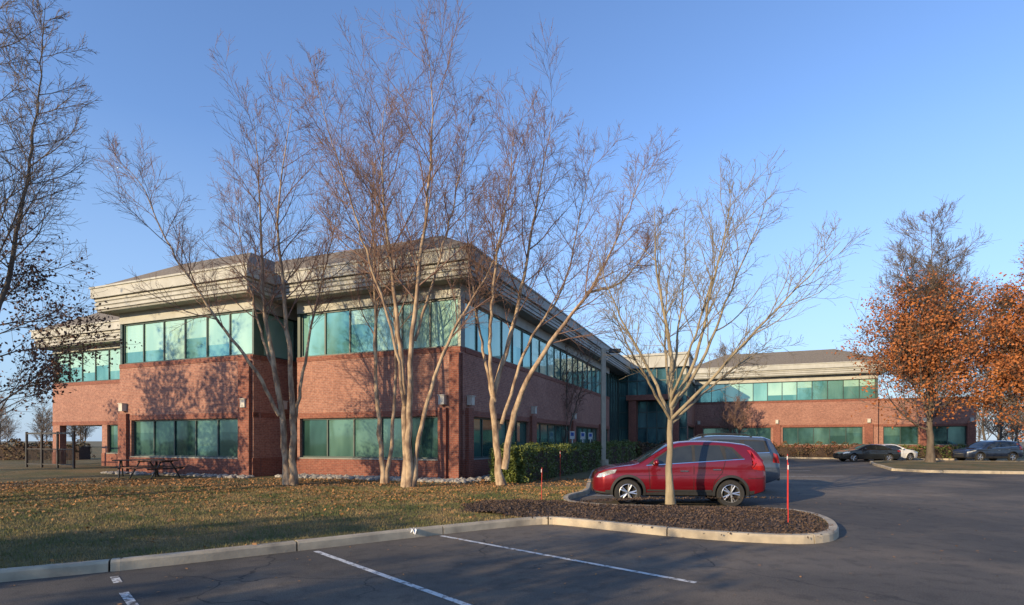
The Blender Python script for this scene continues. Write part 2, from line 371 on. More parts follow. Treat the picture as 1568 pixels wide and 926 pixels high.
# grass blades & litter
def scatter_lawn(n,x0,x1,y0,y1,dens=None):
    x=R0.uniform(x0,x1,n);y=R0.uniform(y0,y1,n); k=inpoly(x,y,lawnpoly)&~inpoly(x,y,mpoly)
    return x[k],y[k]
x,y=scatter_lawn(190000,-16,3,5.5,19); n=len(x)
a=R0.uniform(0,6.28,n);h=R0.uniform(.02,.06,n);wd=.006
B=np.stack([x,y,np.full(n,.122)],1);dx=np.stack([np.cos(a),np.sin(a),np.zeros(n)],1)*wd
tip=B+np.stack([R0.normal(0,.018,n),R0.normal(0,.018,n),h],1)
mesh_np('grass',np.stack([B-dx,B+dx,tip],1).reshape(-1,3),np.arange(n*3).reshape(-1,3),BLADE)
x,y=scatter_lawn(38000,-19,4,7,23); k=R0.random(len(x))<np.clip((y-10.5)/6,.03,1)*(.35+.65*(np.sin(x*.9+y*.5)*np.sin(y*1.1)>-.2)); x=x[k];y=y[k]
C=np.stack([x,y,.135+R0.random(len(x))*.025],1); V,F=leafquads(C,.08,R0,2.0)
x2=R0.uniform(-6,14,700);y2=R0.uniform(5,20,700);k=~inpoly(x2,y2,lawnpoly);C2=np.stack([x2[k],y2[k],np.full(k.sum(),.012)],1);V2,F2=leafquads(C2,.045,R0,6)
mesh_np('fallen_leaves',np.vstack([V,V2]),np.vstack([F,F2+len(V)]),LITTER)
# ------------------------------------------------------------------ building
C0=np.array([-2.06,22.2]); A=np.array([-.927,.375]); Bv=np.array([.375,.927])
def AB(a,b): return C0+a*A+b*Bv
ob=empty('office_building'); mb=MB()
def windows(O,U,N,u0,u1,z0,z1,glass,rec=.14,pane=1.36,hbar=None,wts=(.45,.33,.22)):
    n=max(1,round((u1-u0)/pane)); w_=(u1-u0)/n
    for i in range(n):
        a=u0+i*w_; b_=a+w_; t1=random.uniform(-.008,.008); t2=random.uniform(-.008,.008)
        g=random.choices(glass,weights=wts[:len(glass)])[0]
        def pn(gm,za,zb):
            P=[(a,za,-rec+t1),(b_,za,-rec-t1+t2),(b_,zb,-rec-t1),(a,zb,-rec+t1-t2)]
            mb.poly(gm,[(O[0]+U[0]*u+N[0]*q,O[1]+U[1]*u+N[1]*q,z) for u,z,q in P])
        if len(glass)==3 and random.random()<.4:
            zm=z0+(z1-z0)*random.choice([.3,.5,.65]); pn(glass[2],z0,zm); pn(glass[0],zm,z1)
        else: pn(g,z0,z1)
    for i in range(n+1):
        c_=u0+i*w_; c_=min(max(c_,u0+.035),u1-.035)
        mb.box(FRAME,O,U,N,c_-.032,c_+.032,-rec-.06,-rec+.055,z0,z1)
    mb.box(FRAME,O,U,N,u0,u1,-rec-.06,-rec+.062,z0,z0+.07); mb.box(FRAME,O,U,N,u0,u1,-rec-.06,-rec+.062,z1-.07,z1)
def facade(O,U,N,u0,L,gw,uw,dz=0,top=True,gl=None,gu=None,openg=[]):
    gl=gl or GL_LO; gu=gu or GL_UP
    G0,G1,S1,U0,U1,T=.95+dz,2.72+dz,5.3+dz,5.5+dz,7.5+dz,8.03+dz
    ranges=sorted(gw+openg); 
    segs=[];p=u0
    for a,b_ in sorted(openg):
        segs.append((p,a)); p=b_
    segs.append((p,L))
    for a,b_ in segs:
        if b_-a>.01: mb.box(BR_RED,O,U,N,a,b_,-.4,.035,0,G0)
    p=u0
    for a,b_ in ranges+[(L,L)]:
        if a-p>.01: mb.box(BR_PINK,O,U,N,p,a,-.4,0,G0-.001,G1)
        p=b_
    for a,b_ in gw:
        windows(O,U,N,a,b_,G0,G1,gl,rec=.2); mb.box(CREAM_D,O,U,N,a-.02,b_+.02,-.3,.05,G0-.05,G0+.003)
    mb.box(BR_PINK,O,U,N,u0,L,-.4,0.003,G1-.001,S1); mb.box(BR_RED,O,U,N,u0,L,-.4,.03,S1-.001,U0)
    mb.box(BR_RED,O,U,N,u0,L,-.3,.02,G1+.02,G1+.24)
    if not top: return
    p=u0
    for a,b_ in uw+[(L,L)]:
        if a-p>.01: mb.box(FRAME,O,U,N,p,a,-.4,-.02,U0-.001,U1)
        p=b_
    for a,b_ in uw: windows(O,U,N,a,b_,U0,U1,gu,rec=.16)
    mb.box(CREAM,O,U,N,u0,L,-.4,.015,U1-.001,T)
def sconce(O,U,N,u,z=3.35):
    mb.box(SCONCE,O,U,N,u-.13,u+.13,.01,.24,z-.18,z+.18); mb.box(SCONCE,O,U,N,u-.16,u+.16,.0,.27,z+.18,z+.21)
nB=-Bv;nA=-A
facade(AB(0,0),A,nB,0,8.35,[(1.0,8.2)],[(.12,8.2)])
facade(AB(0,0),Bv,nA,.401,28,[(1.0,7.9),(8.8,15.9),(16.8,23.9),(24.7,27.8)],[(.42,27.8)])
O2=AB(9.4,-1.5); facade(O2,A,nB,0,8.85,[(.9,8.0)],[(.1,8.7)])
facade(O2,Bv,nA,.401,2.7,[],[(.6,2.6)])
facade(AB(8.35,1.2),A,nB,0,1.3,[(.0,1.3)],[(0,1.3)],gl=GL_DK,gu=GL_DK)
facade(AB(18.25,-1.5),Bv,A,.401,4.5,[],[])
O3=AB(18.25,3.0); facade(O3,A,nB,0,13.75,[(5.0,8.2)],[(.3,13.5)],openg=[(8.7,13.0)])
for (O,U,N,us) in ((AB(0,0),A,nB,[(0.0,.42),(.58,.95)]),(AB(0,0),Bv,nA,[(.45,.9),(8.0,8.7),(16.0,16.7),(24.0,24.6)]),(O2,A,nB,[(.1,.75),(8.15,8.75)])):
    for a,b_ in us: mb.box(BR_RED,O,U,N,a,b_,-.2,.16,0,3.05 if a>.5 or U is Bv else 5.24)
for O,U,N,u in ((AB(0,0),A,nB,.75),(AB(0,0),Bv,nA,.68),(AB(0,0),Bv,nA,8.35),(AB(0,0),Bv,nA,16.35),(O2,A,nB,.4),(O2,A,nB,8.45),(O2,Bv,nA,1.6)): sconce(O,U,N,u)
for a in (8.7,13.0):
    for b_ in (4,8): mb.box(BR_RED,O3,A,Bv,a+.02,a+.7,b_,b_+.6,0,2.73)
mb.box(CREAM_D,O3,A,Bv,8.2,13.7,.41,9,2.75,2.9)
mb.box(LBLOCK,AB(0,0),A,Bv,.42,18.0,1.7,27.5,0,8.0); mb.box(LBLOCK,AB(0,0),A,Bv,.42,8.2,.42,3,.0,8.0); mb.box(LBLOCK,AB(0,0),A,Bv,9.82,18.1,-1.08,3,0,8.0)
mb.box(LBLOCK,AB(0,0),A,Bv,18.1,26.4,3.42,12,0,7.98); mb.box(BR_PINK,AB(0,0),A,Bv,26.4,31.98,3.42,12,2.92,7.98)
mb.box(BR_PINK,AB(0,0),A,Bv,17.99,26.41,11.8,12.2,0,7.98)
def slab(a0,a1,b0,b1,dz,z=8.03,ins=2.7,hh=1.65):
    O=AB(0,0)
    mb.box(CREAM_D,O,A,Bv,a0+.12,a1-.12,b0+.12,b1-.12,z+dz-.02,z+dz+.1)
    for k in range(5):
        e=.05 if k%2==0 else .095
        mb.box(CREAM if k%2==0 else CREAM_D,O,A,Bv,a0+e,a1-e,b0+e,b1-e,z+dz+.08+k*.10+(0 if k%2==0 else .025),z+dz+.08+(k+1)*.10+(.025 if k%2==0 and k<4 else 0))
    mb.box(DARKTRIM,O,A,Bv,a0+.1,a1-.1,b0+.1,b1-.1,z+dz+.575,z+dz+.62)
    mb.box(CREAM,O,A,Bv,a0-.07,a1+.07,b0-.07,b1+.07,z+dz+.62,z+dz+1.08)
    mb.box(CREAM,O,A,Bv,a0-.12,a1+.12,b0-.12,b1+.12,z+dz+1.08,z+dz+1.16)
    q0=z+dz+1.155; q1=q0+hh
    def P(a,b_,zz_): p=AB(a,b_); return (p[0],p[1],zz_)
    lo=[P(a0,b0,q0),P(a1,b0,q0),P(a1,b1,q0),P(a0,b1,q0)]; 
    hi=[P(a0+ins,b0+ins,q1),P(a1-ins,b0+ins,q1),P(a1-ins,b1-ins,q1),P(a0+ins,b1-ins,q1)]
    for k in range(4): mb.poly(ROOFM,[lo[k],lo[(k+1)%4],hi[(k+1)%4],hi[k]])
    mb.poly(ROOFM,hi)
slab(-.8,19.5,-.8,34.5,0); slab(8.9,19.0,-2.3,14,.006); slab(17.5,32.6,2.2,13,-.25)
Oa=AB(0.4,28); mb.box(GL_DK[0],Oa,Bv,nA,0,6,-.3,0,0,8.0)
for i in range(6): mb.box(FRAME,Oa,Bv,nA,i*1.1+.1,i*1.1+.18,.0,.07,0,8.0)
Ob=AB(.4,34.0)
mb.box(LBLOCK,Ob,nA,nB,.0,6.4,-.5,-.2,0,8.6)
zs=[0,1.2,2.9,4.4,6.0,7.4,8.6]
for i in range(7):
    for j in range(6):
        mb.box(random.choice(GL_DK),Ob,nA,nB,i*.914,(i+1)*.914,-.2,random.uniform(-.01,.01),zs[j],zs[j+1])
for i in range(8): mb.box(FRAME,Ob,nA,nB,i*.9,i*.9+.09,.0,.1,0,8.6)
for z in (1.2,2.9,4.4,6.0,7.4): mb.box(FRAME,Ob,nA,nB,0,6.4,0.011,.08,z,z+.09)
mb.box(CREAM,Ob,nA,nB,-.3,6.6,-4,.5,8.6,9.7); mb.box(CREAM,Ob,nA,nB,-.4,6.7,-4,.62,9.7,9.9)
for i in (1.2,5.0): mb.box(BR_RED,Ob,nA,nB,i,i+.7,.12,1.2,0,5.5)
mb.box(BR_RED,Ob,nA,nB,1.0,5.9,.1,1.35,5.5,6.0)
Of=AB(-6,44.6); D=.4
facade(Of,nA,nB,0,17.2,[(.8,7.6),(8.7,15.9)],[(.3,17.0)],dz=D)
facade(AB(-6.0,34.0),Bv,nA,0,10.6,[(1,10)],[(.3,10.2)],dz=D)
mb.box(LBLOCK,Of,nA,Bv,.1,17.1,.42,14,0,8.2)
mb.box(BR_PINK,Of,nA,Bv,16.7,17.15,.42,14,0,8.2)
facade(AB(-23.2,44.9),nA,nB,0,7.9,[(.5,3.4),(4.3,7.2)],[],dz=D,top=False)
mb.box(BR_PINK,AB(-23.2,44.9),nA,Bv,.1,7.88,.4,8,0,5.6)
for u in (.4,8.15,16.4): mb.box(BR_RED,Of,nA,nB,u-.35,u+.35,-.2,.16,0,3.4); sconce(Of,nA,nB,u,3.7)
for u in (3.85,7.55): mb.box(BR_RED,AB(-23.2,44.9),nA,nB,u-.35,u+.3,-.2,.16,0,3.4); sconce(AB(-23.2,44.9),nA,nB,u,3.7)
slab(-23.9,-5.2,43.8,58,D,hh=1.9,ins=4)
mb.build('b',ob,uv=True)
# stones at base
ico=bmesh.new(); bmesh.ops.create_icosphere(ico,subdivisions=1,radius=1); iv=np.array([v.co[:] for v in ico.verts]); ifc=[[v.index for v in f.verts] for f in ico.faces]; ico.free()
def stones(n,fn,s0,s1):
    Vs=[];Fs=[];o_=0
    for i in range(n):
        x,y=fn(); s=random.uniform(s0,s1); v=iv*(1+R0.normal(0,.15,iv.shape))*s*np.array([1,random.uniform(.7,1.2),.6])
        th=random.uniform(0,6); r=np.array([[math.cos(th),-math.sin(th),0],[math.sin(th),math.cos(th),0],[0,0,1]])
        v=v@r.T+np.array([x,y,.13+s*.15]); Vs.append(v);Fs.append(np.array(ifc)+o_);o_+=len(iv)
    return np.vstack(Vs),np.vstack(Fs)
def f_():
    if random.random()<.6: p=AB(random.uniform(-.8,8.4),-random.uniform(.15,1.3))
    elif random.random()<.5: p=AB(random.uniform(-1.3,-.15),random.uniform(-.5,12))
    else: p=AB(random.uniform(9,18.3),-1.5-random.uniform(.15,.9))
    return p
V,F=stones(1100,f_,.05,.17); mesh_np('stone_bed',V,F,STONE)
# ------------------------------------------------------------------ trees
def T(*pts): return [tuple(p) for p in pts]
Z=.1
bm_=(BIRCH,BTWIG)
tree('birch_tree',(-7.9,19.8,Z),[
 T((-.1,0,0),(-.45,.1,3.4),(-1.05,.3,6.2),(-1.3,.5,9.7),(-1.4,.4,12.2),(-1.5,.3,13.6)),
 T((.1,0,0),(.12,-.2,3.4),(-.1,-.4,6.9),(-.2,-.6,9.7),(.25,-.8,12.2),(.4,-.8,13.2)),
 (T((-.4,0,2.5),(-1.2,-.3,4.2),(-2.4,-.7,6),(-3.6,-1.1,8.1),(-4.4,-1.3,10.0),(-5.2,-1.5,11.0)),.66),
 (T((.1,0,2.2),(.5,.5,5.5),(1.1,1.0,9),(1.5,1.4,11.5)),.6),
 (T((-.5,.2,3.6),(-1.6,1.0,6.0),(-2.6,1.8,9),(-3.1,2.2,11.6)),.5)],.12,11,bm_)
tree('birch_tree',(-4.75,20.6,Z),[
 T((0,0,0),(-.3,.1,3.5),(-.4,.2,7.1),(-.5,.3,10.8),(-.2,.3,13.6)),
 (T((.1,0,0),(.35,.3,3.5),(.2,.6,7.4),(-.5,1,10.8),(-1.7,1.3,13.4)),.9)],.095,12,bm_,c1=24)
tree('birch_tree',(-3.6,18.8,Z),[
 T((0,0,0),(-.1,.1,3.3),(-.5,.3,7.1),(-.8,.4,9.3),(-.9,.5,12.2),(-.7,.6,14.0)),
 T((.1,0,0),(.2,-.2,4.2),(.6,-.4,7.8),(.85,-.5,10),(.95,-.5,13),(.75,-.5,15.0)),
 (T((.2,0,0),(.6,.1,2.5),(1.4,.2,5),(2.6,.4,7.1),(3.5,.6,9.3),(3.9,.7,11.7)),.85),
 (T((-.05,0,2.8),(-.3,-.6,5),(-1.2,-1.2,8.2),(-2.2,-1.6,11.6),(-2.5,-1.7,13.0)),.55),
 (T((.3,0,5),(1.2,.7,8.5),(1.9,1.1,12),(2.1,1.2,13.6)),.5)],.12,13,bm_,c1=21)
tree('birch_tree',(-.37,19.8,Z),[
 T((0,0,0),(-.3,.1,3),(.05,.2,4.4),(.5,.3,6.2),(1,.4,8.6),(1.5,.5,11.6),(1.9,.5,13.8)),
 (T((.1,0,.6),(.35,-.1,2.1),(.75,-.3,3.4),(1.9,-.5,5.3),(3.2,-.7,7),(4.3,-.8,9.3),(4.9,-.8,11.0)),.96),
 (T((.0,0,2.2),(.9,.5,5),(2.3,.9,7.4),(3,1.1,10.4),(3.5,1.2,12.6)),.6),
 (T((-.25,.1,3),(-.4,-.3,4.8),(-.2,-.8,7.6),(.3,-1,10.4),(.4,-1.1,12.6)),.65),
 (T((2.9,-.7,6.7),(4.2,-.2,7.2),(5.3,.2,8.6),(5.9,.3,9.8)),.4),
 (T((-.35,.1,3.2),(-.9,.5,6),(-1.3,.8,9),(-1.4,1,11.6)),.5)],.13,14,bm_,c1=20)
tree('young_tree',(3.77,13.2,.2),[
 (T((0,0,0),(-.03,0,1.2),(0,.02,2.3),(.02,.05,3.6),(-.3,.1,5.5),(-.35,.2,7.2)),1.0),
 (T((0,0,2.1),(-.5,.1,3.2),(-1.1,.2,4.4),(-1.5,.3,5.4),(-1.7,.3,6.2)),.55),
 (T((0,0,2.3),(.45,-.3,3.3),(.75,-.5,4.8),(1.1,-.6,6.4),(1.25,-.6,7.4)),.6),
 (T((0,0,2.2),(.8,.2,3.4),(1.6,.4,5.2),(2.2,.5,6.6),(2.5,.5,7.4)),.6),
 (T((0,0,2.0),(.9,-.4,3.0),(1.9,-.8,4.2),(2.8,-1.1,5.2),(3.3,-1.2,5.8)),.55),
 (T((0,0,1.9),(1.0,.5,2.7),(2.1,1.0,3.5),(3.0,1.3,4.0)),.45),
 (T((0,0,2.0),(-.7,-.6,2.9),(-1.3,-1.1,3.7),(-1.7,-1.4,4.5)),.45),
 (T((0,0,2.4),(.1,.8,3.8),(.3,1.4,5.4),(.6,1.7,6.8)),.5),
 (T((.05,0,2.9),(.3,.4,4.2),(.5,.6,5.6),(.55,.7,7.0)),.4),
 (T((0,0,2.4),(.2,-.9,3.6),(.5,-1.5,5.0),(.8,-1.8,6.2)),.42)],.082,15,(GBARK,GTWIG),c1=14,c2=7,c3=5,l1=.32,a1=(22,46),t0=.4,up=.05,tw=.0033,stem_n=18,wob=.012,l2=.5,l3=.5,taper=1.05)
tree('oak_tree',(-14.4,15.2,Z),[
 T((0,0,0),(.05,0,4),(.1,0,9),(.15,0,13),(.1,0,15.5)),
 (T((0,0,4),(.6,.2,7),(1.0,.4,10.5),(1.2,.5,14)),.5)],.17,16,(OBARK,OTWIG),c1=44,l1=.20,a1=(42,68),t0=.12,up=.04,c2=11,c3=8,tap=.62,tw=.005,
 leaves=(BLEAF,1.5,7.5,4600,.10,.15))
tree('oak_tree',(30.9,41,Z),[T((0,0,0),(0,0,5),(.2,0,10),(.1,0,15),(0,0,18.0)),
 (T((0,0,4),(.8,.4,9),(1.7,.7,14),(1.9,.8,16.)),.5),(T((0,0,4),(-1.2,-.4,9),(-2.2,-.7,13),(-2.6,-.8,15)),.5)],.24,17,(OBARK,OTWIG),c1=52,l1=.37,a1=(42,66),t0=.12,up=.06,c2=13,c3=9,tap=.76,tw=.009,thick=1.3,ts=.15,
 leaves=(OLEAF,3.0,13.5,25000,.20,.28))
tree('oak_tree',(36.2,38.5,Z),[T((0,0,0),(0,0,5),(.2,0,9),(.1,0,13.4)),(T((0,0,3),(-1,0,7),(-1.4,0,11)),.5)],.2,18,(OBARK,OTWIG),c1=46,l1=.42,a1=(45,68),t0=.12,up=.04,c2=11,c3=9,tap=.66,tw=.0085,thick=1.3,ts=.15,
 leaves=(OLEAF,2.0,15,24000,.19,.28))
tree('bare_tree',(22.6,56.6,Z),[T((0,0,0),(.1,0,2),(.2,0,5.5)),(T((0,0,1),(-.8,0,3),(-1.2,0,5)),.7),(T((0,0,1),(.8,0,3),(1.3,0,5)),.7)],.07,19,(OBARK,BTWIG),c1=18,c2=8,c3=5,l1=.38,tw=.011,thick=1.5,t0=.25)
tree('bare_tree',(3.4,36,Z),[T((0,0,0),(.1,0,3),(.2,0,8)),(T((0,0,1.5),(-.8,0,4),(-1.2,0,7)),.7),(T((0,0,1.5),(.8,0,4),(1.6,0,7.4)),.7)],.09,20,(OBARK,BTWIG),c1=18,c2=8,c3=5,l1=.34,tw=.008,t0=.25)
def treemass(name,locs,mats,seed):
    e=empty(name); rng=np.random.default_rng(seed); g=[]
    for (x,y,h) in locs:
        p,L=stem_res([(x,y,0),(x+rng.normal(0,.3),y,h*.5),(x+rng.normal(0,.6),y,h)],12,.05,rng)
        R=(.2*(1-np.linspace(0,1,12))+.03)*h/14; P=p[None];g.append((P,R[None],5,0))
        A1=spawn(P,R[None],np.array([L]),24,.12,.98,35,62,.36,.6,6,.08,.1,1.8,.03,rng); g.append((A1[0],A1[1],3,0))
        A2=spawn(*A1,9,.1,1,25,50,.5,.4,4,.06,.1,1.8,.02,rng); g.append((A2[0],A2[1],3,1))
        A3=spawn(*A2,5,.1,1,22,45,.55,.3,3,.05,.1,1.8,.016,rng); g.append((A3[0],A3[1],3,1))
    return assemble('branches',g,list(mats),e)
rng=np.random.default_rng(5); locs=[]
for i in range(30): locs.append((rng.uniform(-190,-95),rng.uniform(110,190),rng.uniform(8,13)))
for i in range(12): locs.append((rng.uniform(20,34),rng.uniform(78,95),rng.uniform(13,16)))
for i in range(30): locs.append((rng.uniform(58,150),rng.uniform(62,130),rng.uniform(8,13)))
treemass('distant_trees',locs,(OBARK,OTWIG),3)
locs=[]
for i in range(14): locs.append((rng.uniform(-50,50),rng.uniform(-95,-60),rng.uniform(8,12)))
treemass('distant_trees',locs,(OBARK,OTWIG),4)
# trees behind and to the left of the viewer (they shade the foreground and dapple the facade)
for i,(x,y,h,lv,lm) in enumerate([(-14.5,-7,6.5,4500,EVERG),(-18.5,-3.5,6.0,6000,EVERG),(-23,-5.5,6.8,5000,EVERG),(-22,-12,9,3500,BLEAF),(-1,-13,9,0,BLEAF),(-26,13.0,11.5,2600,BLEAF),(-31,13,13,2200,BLEAF),(-19.5,8.5,14.5,1500,BLEAF),(-38,20,12,1800,BLEAF)]):
    tree('evergreen_tree' if lm is EVERG else 'bare_tree',(x,y,0),[T((0,0,0),(.1,0,h*.4),(.2,.1,h*.93)),(T((0,0,1),(1,.3,h*.4),(1.6,.5,h*.8)),.7),(T((0,0,1),(-1,-.3,h*.4),(-1.6,-.5,h*.8)),.7)],.16,30+i,(OBARK,OTWIG),c1=16,c2=7,c3=4,l1=.32,tw=.009,thick=1.7,t0=.3,leaves=(lm,.5,h*1.1,lv,.22,.2) if lv else None)
# ------------------------------------------------------------------ hedge / shrubs
def hedge(name,O,U,N,u0,u1,n0,n1,z1,n,mat,size=.06,lump=.12):
    e=empty(name); m2=MB(); m2.box(MULCH,O,U,N,u0+.12,u1-.12,n0+.12,n1-.12,.1,z1-.15); m2.build('c',e,names={'mulch':'dark_core'})  # plain dark box added as the hedge's core, behind the leaf quads
    r=R0; f=r.integers(0,5,n); u=r.uniform(u0,u1,n);v=r.uniform(n0,n1,n);z=r.uniform(.12,z1,n)
    z=np.where(f<=1,z1,z); u=np.where(f==2,u0,u); v=np.where(f==3,n0,v); v=np.where(f==4,n1,v)
    l=lump*(np.sin(u*2.3)*np.sin(v*2.7+1)+.5*np.sin(u*6+z*5)); z=z+l*(f<=1); v=v+l*((f==4)*1.-(f==3)*1.); 
    u=u+r.normal(0,.05,n);v=v+r.normal(0,.05,n);z=z+r.normal(0,.045,n)
    C=np.stack([O[0]+U[0]*u+N[0]*v,O[1]+U[1]*u+N[1]*v,z],1); V,F=leafquads(C,size,r); mesh_np('foliage',V,F,mat,e)
hedge('hedge',AB(-1.5,0),Bv,nA,-.6,12,0.1,1.5,1.4,24000,HEDGE,.085)
hedge('hedge',AB(-1.7,0),Bv,nA,13,24,0.2,1.4,1.5,9000,HEDGE,.11)
hedge('hedge',AB(-6,42.6),nA,nB,1,16,0,1.3,1.2,6000,SHRUB,.16,.3)
hedge('hedge',AB(-23.5,42.8),nA,nB,.2,7,0,1.2,1.1,2500,HEDGE,.16,.25)
hedge('hedge',(11,50.4),(1,.35),(.3,-1),0,6,0,1.4,1.3,4000,SHRUB,.15,.3)
hedge('hedge',(-58,44),(1,.1),(0,1),0,22,0,1.5,1.4,6000,SHRUB,.2,.3)
# ------------------------------------------------------------------ street furniture
def grp(name,loc=(0,0,0),rz=0): return empty(name,loc,rz),MB()
e,q=grp('light_pole',(5.35,32.5,.12)); q.abox(POLE,-.13,.13,-.13,.13,0,7.0); q.cyl(KERB,(0,0,-.1),(0,0,.5),.3,.3,14); q.abox(POLE,-.06,.7,-.05,.05,6.85,6.93); q.abox(DARKTRIM,.35,1.0,-.2,.2,6.76,6.96); q.build('p',e)
for x,y,h in ((.72,13.6,.95),(5.05,10.15,1.2),(6.25,12.6,1.3),(1.95,22.5,1.2)):
    e,q=grp('snow_marker_stake',(x,y,.1)); q.cyl(REDST,(0,0,0),(random.uniform(-.02,.02),0,h),.009,.008,6); q.cyl(WHITEP,(0,0,h-.12),(0,0,h-.04),.011,.011,6); q.build('s',e)
for x,y in ((4.05,35.5),(5.1,38.5),(6.1,41.8)):
    e,q=grp('parking_sign',(x-.2,y,.12)); q.cyl(WHITEP,(0,0,0),(0,0,2.2),.045,.045,8); q.abox(WHITEP,-.16,.16,-.06,-.045,1.7,2.2); q.abox(BLUEP,-.1,.1,-.066,-.061,1.9,2.12); q.build('s',e)
def picnic(x,y,rz,seat=BLACKM):
    e,q=grp('picnic_table',(x,y,.125),rz)
    for k in range(5): q.abox(seat,-.92,.92,-.37+k*.15,-.24+k*.15,.72,.76)
    for s in (-1,1):
        for k in range(2): q.abox(seat,-.92,.92,s*.7-.13+k*.14,s*.7-.01+k*.14,.43,.465)
    for xx in (-.65,.65):
        q.cyl(BLACKM,(xx,-.65,0),(xx,-.2,.72),.03); q.cyl(BLACKM,(xx,.65,0),(xx,.2,.72),.03)
        q.cyl(BLACKM,(xx,-.8,.4),(xx,.8,.4),.028); q.cyl(BLACKM,(xx,-.3,.69),(xx,.3,.69),.025)
    q.build('t',e)
picnic(-16.4,24.4,.5); picnic(-15.3,23.8,-.38,WOOD)
e,q=grp('metal_fence',(0,0,0)); Of_=AB(24.8,.2)
q.box(DARKTRIM,Of_,A,nB,0,4.6,-.03,.03,2.1,2.2); q.box(DARKTRIM,Of_,A,nB,0,4.6,-.025,.025,.3,.36)
for k in range(4): q.box(DARKTRIM,Of_,A,nB,k*1.5,k*1.5+.1,-.05,.05,.1,2.25)
for k in range(36): q.box(DARKTRIM,Of_,A,nB,.12+k*.125,.14+k*.125,-.01,.01,.36,1.2)
q.box(DARKTRIM,Of_,A,nB,0,4.6,-.025,.025,1.2,1.25); q.build('f',e,names={'dark_trim':'fence_panels'})
pv=[];n=7
for i in range(n):
    for j in range(n): pv.append((-1.85+i*.03+random.uniform(-.008,.008),9.72+j*.03,.01+.14*abs(math.sin(i*1.3+j*.6))+random.uniform(0,.02)))
mesh_py('litter_paper',pv,[(i*n+j,(i+1)*n+j,(i+1)*n+j+1,i*n+j+1) for i in range(n-1) for j in range(n-1)],PAPER,recalc=False)
# ------------------------------------------------------------------ vehicles
def paint(name,c,metal=.3):
    m,nt,b=newmat(name); f=ramp(nt,noise(nt,2,4),.3,.7)
    nt.links.new(mixc(nt,f,c,tuple(x*.88 for x in c)),b.inputs['Base Color']); b.inputs['Metallic'].default_value=metal
    b.inputs['Roughness'].default_value=.32; b.inputs['Coat Weight'].default_value=1; b.inputs['Coat Roughness'].default_value=.04
    return m
CGL=M('car_glass',(.018,.022,.022),(.03,.035,.035),2,rough=.04,spec=.7); PLAST=M('black_plastic',(.022,.022,.022),(.03,.03,.03),8,rough=.6)
TYRE=M('tyre',(.018,.018,.018),(.028,.027,.026),8,rough=.85); ALLOY=M('alloy',(.62,.62,.62),(.5,.5,.5),5,rough=.28,metal=.85)
CHROME=M('chrome',(.7,.7,.7),(.6,.6,.6),5,rough=.12,metal=1); LAMPR=M('tail_lamp',(.45,.015,.012),(.3,.01,.01),12,rough=.15,coat=1); LAMPW=M('head_lamp',(.65,.66,.66),(.35,.36,.36),14,rough=.1,metal=.4,coat=1)
WELL=M('wheel_well',(.01,.01,.01),(.014,.014,.014),4,rough=.9); SEAM=M('door_gap',(.012,.01,.01),(.015,.012,.012),4,rough=.9); PLATE=M('number_plate',(.7,.7,.55),(.55,.55,.5),8)
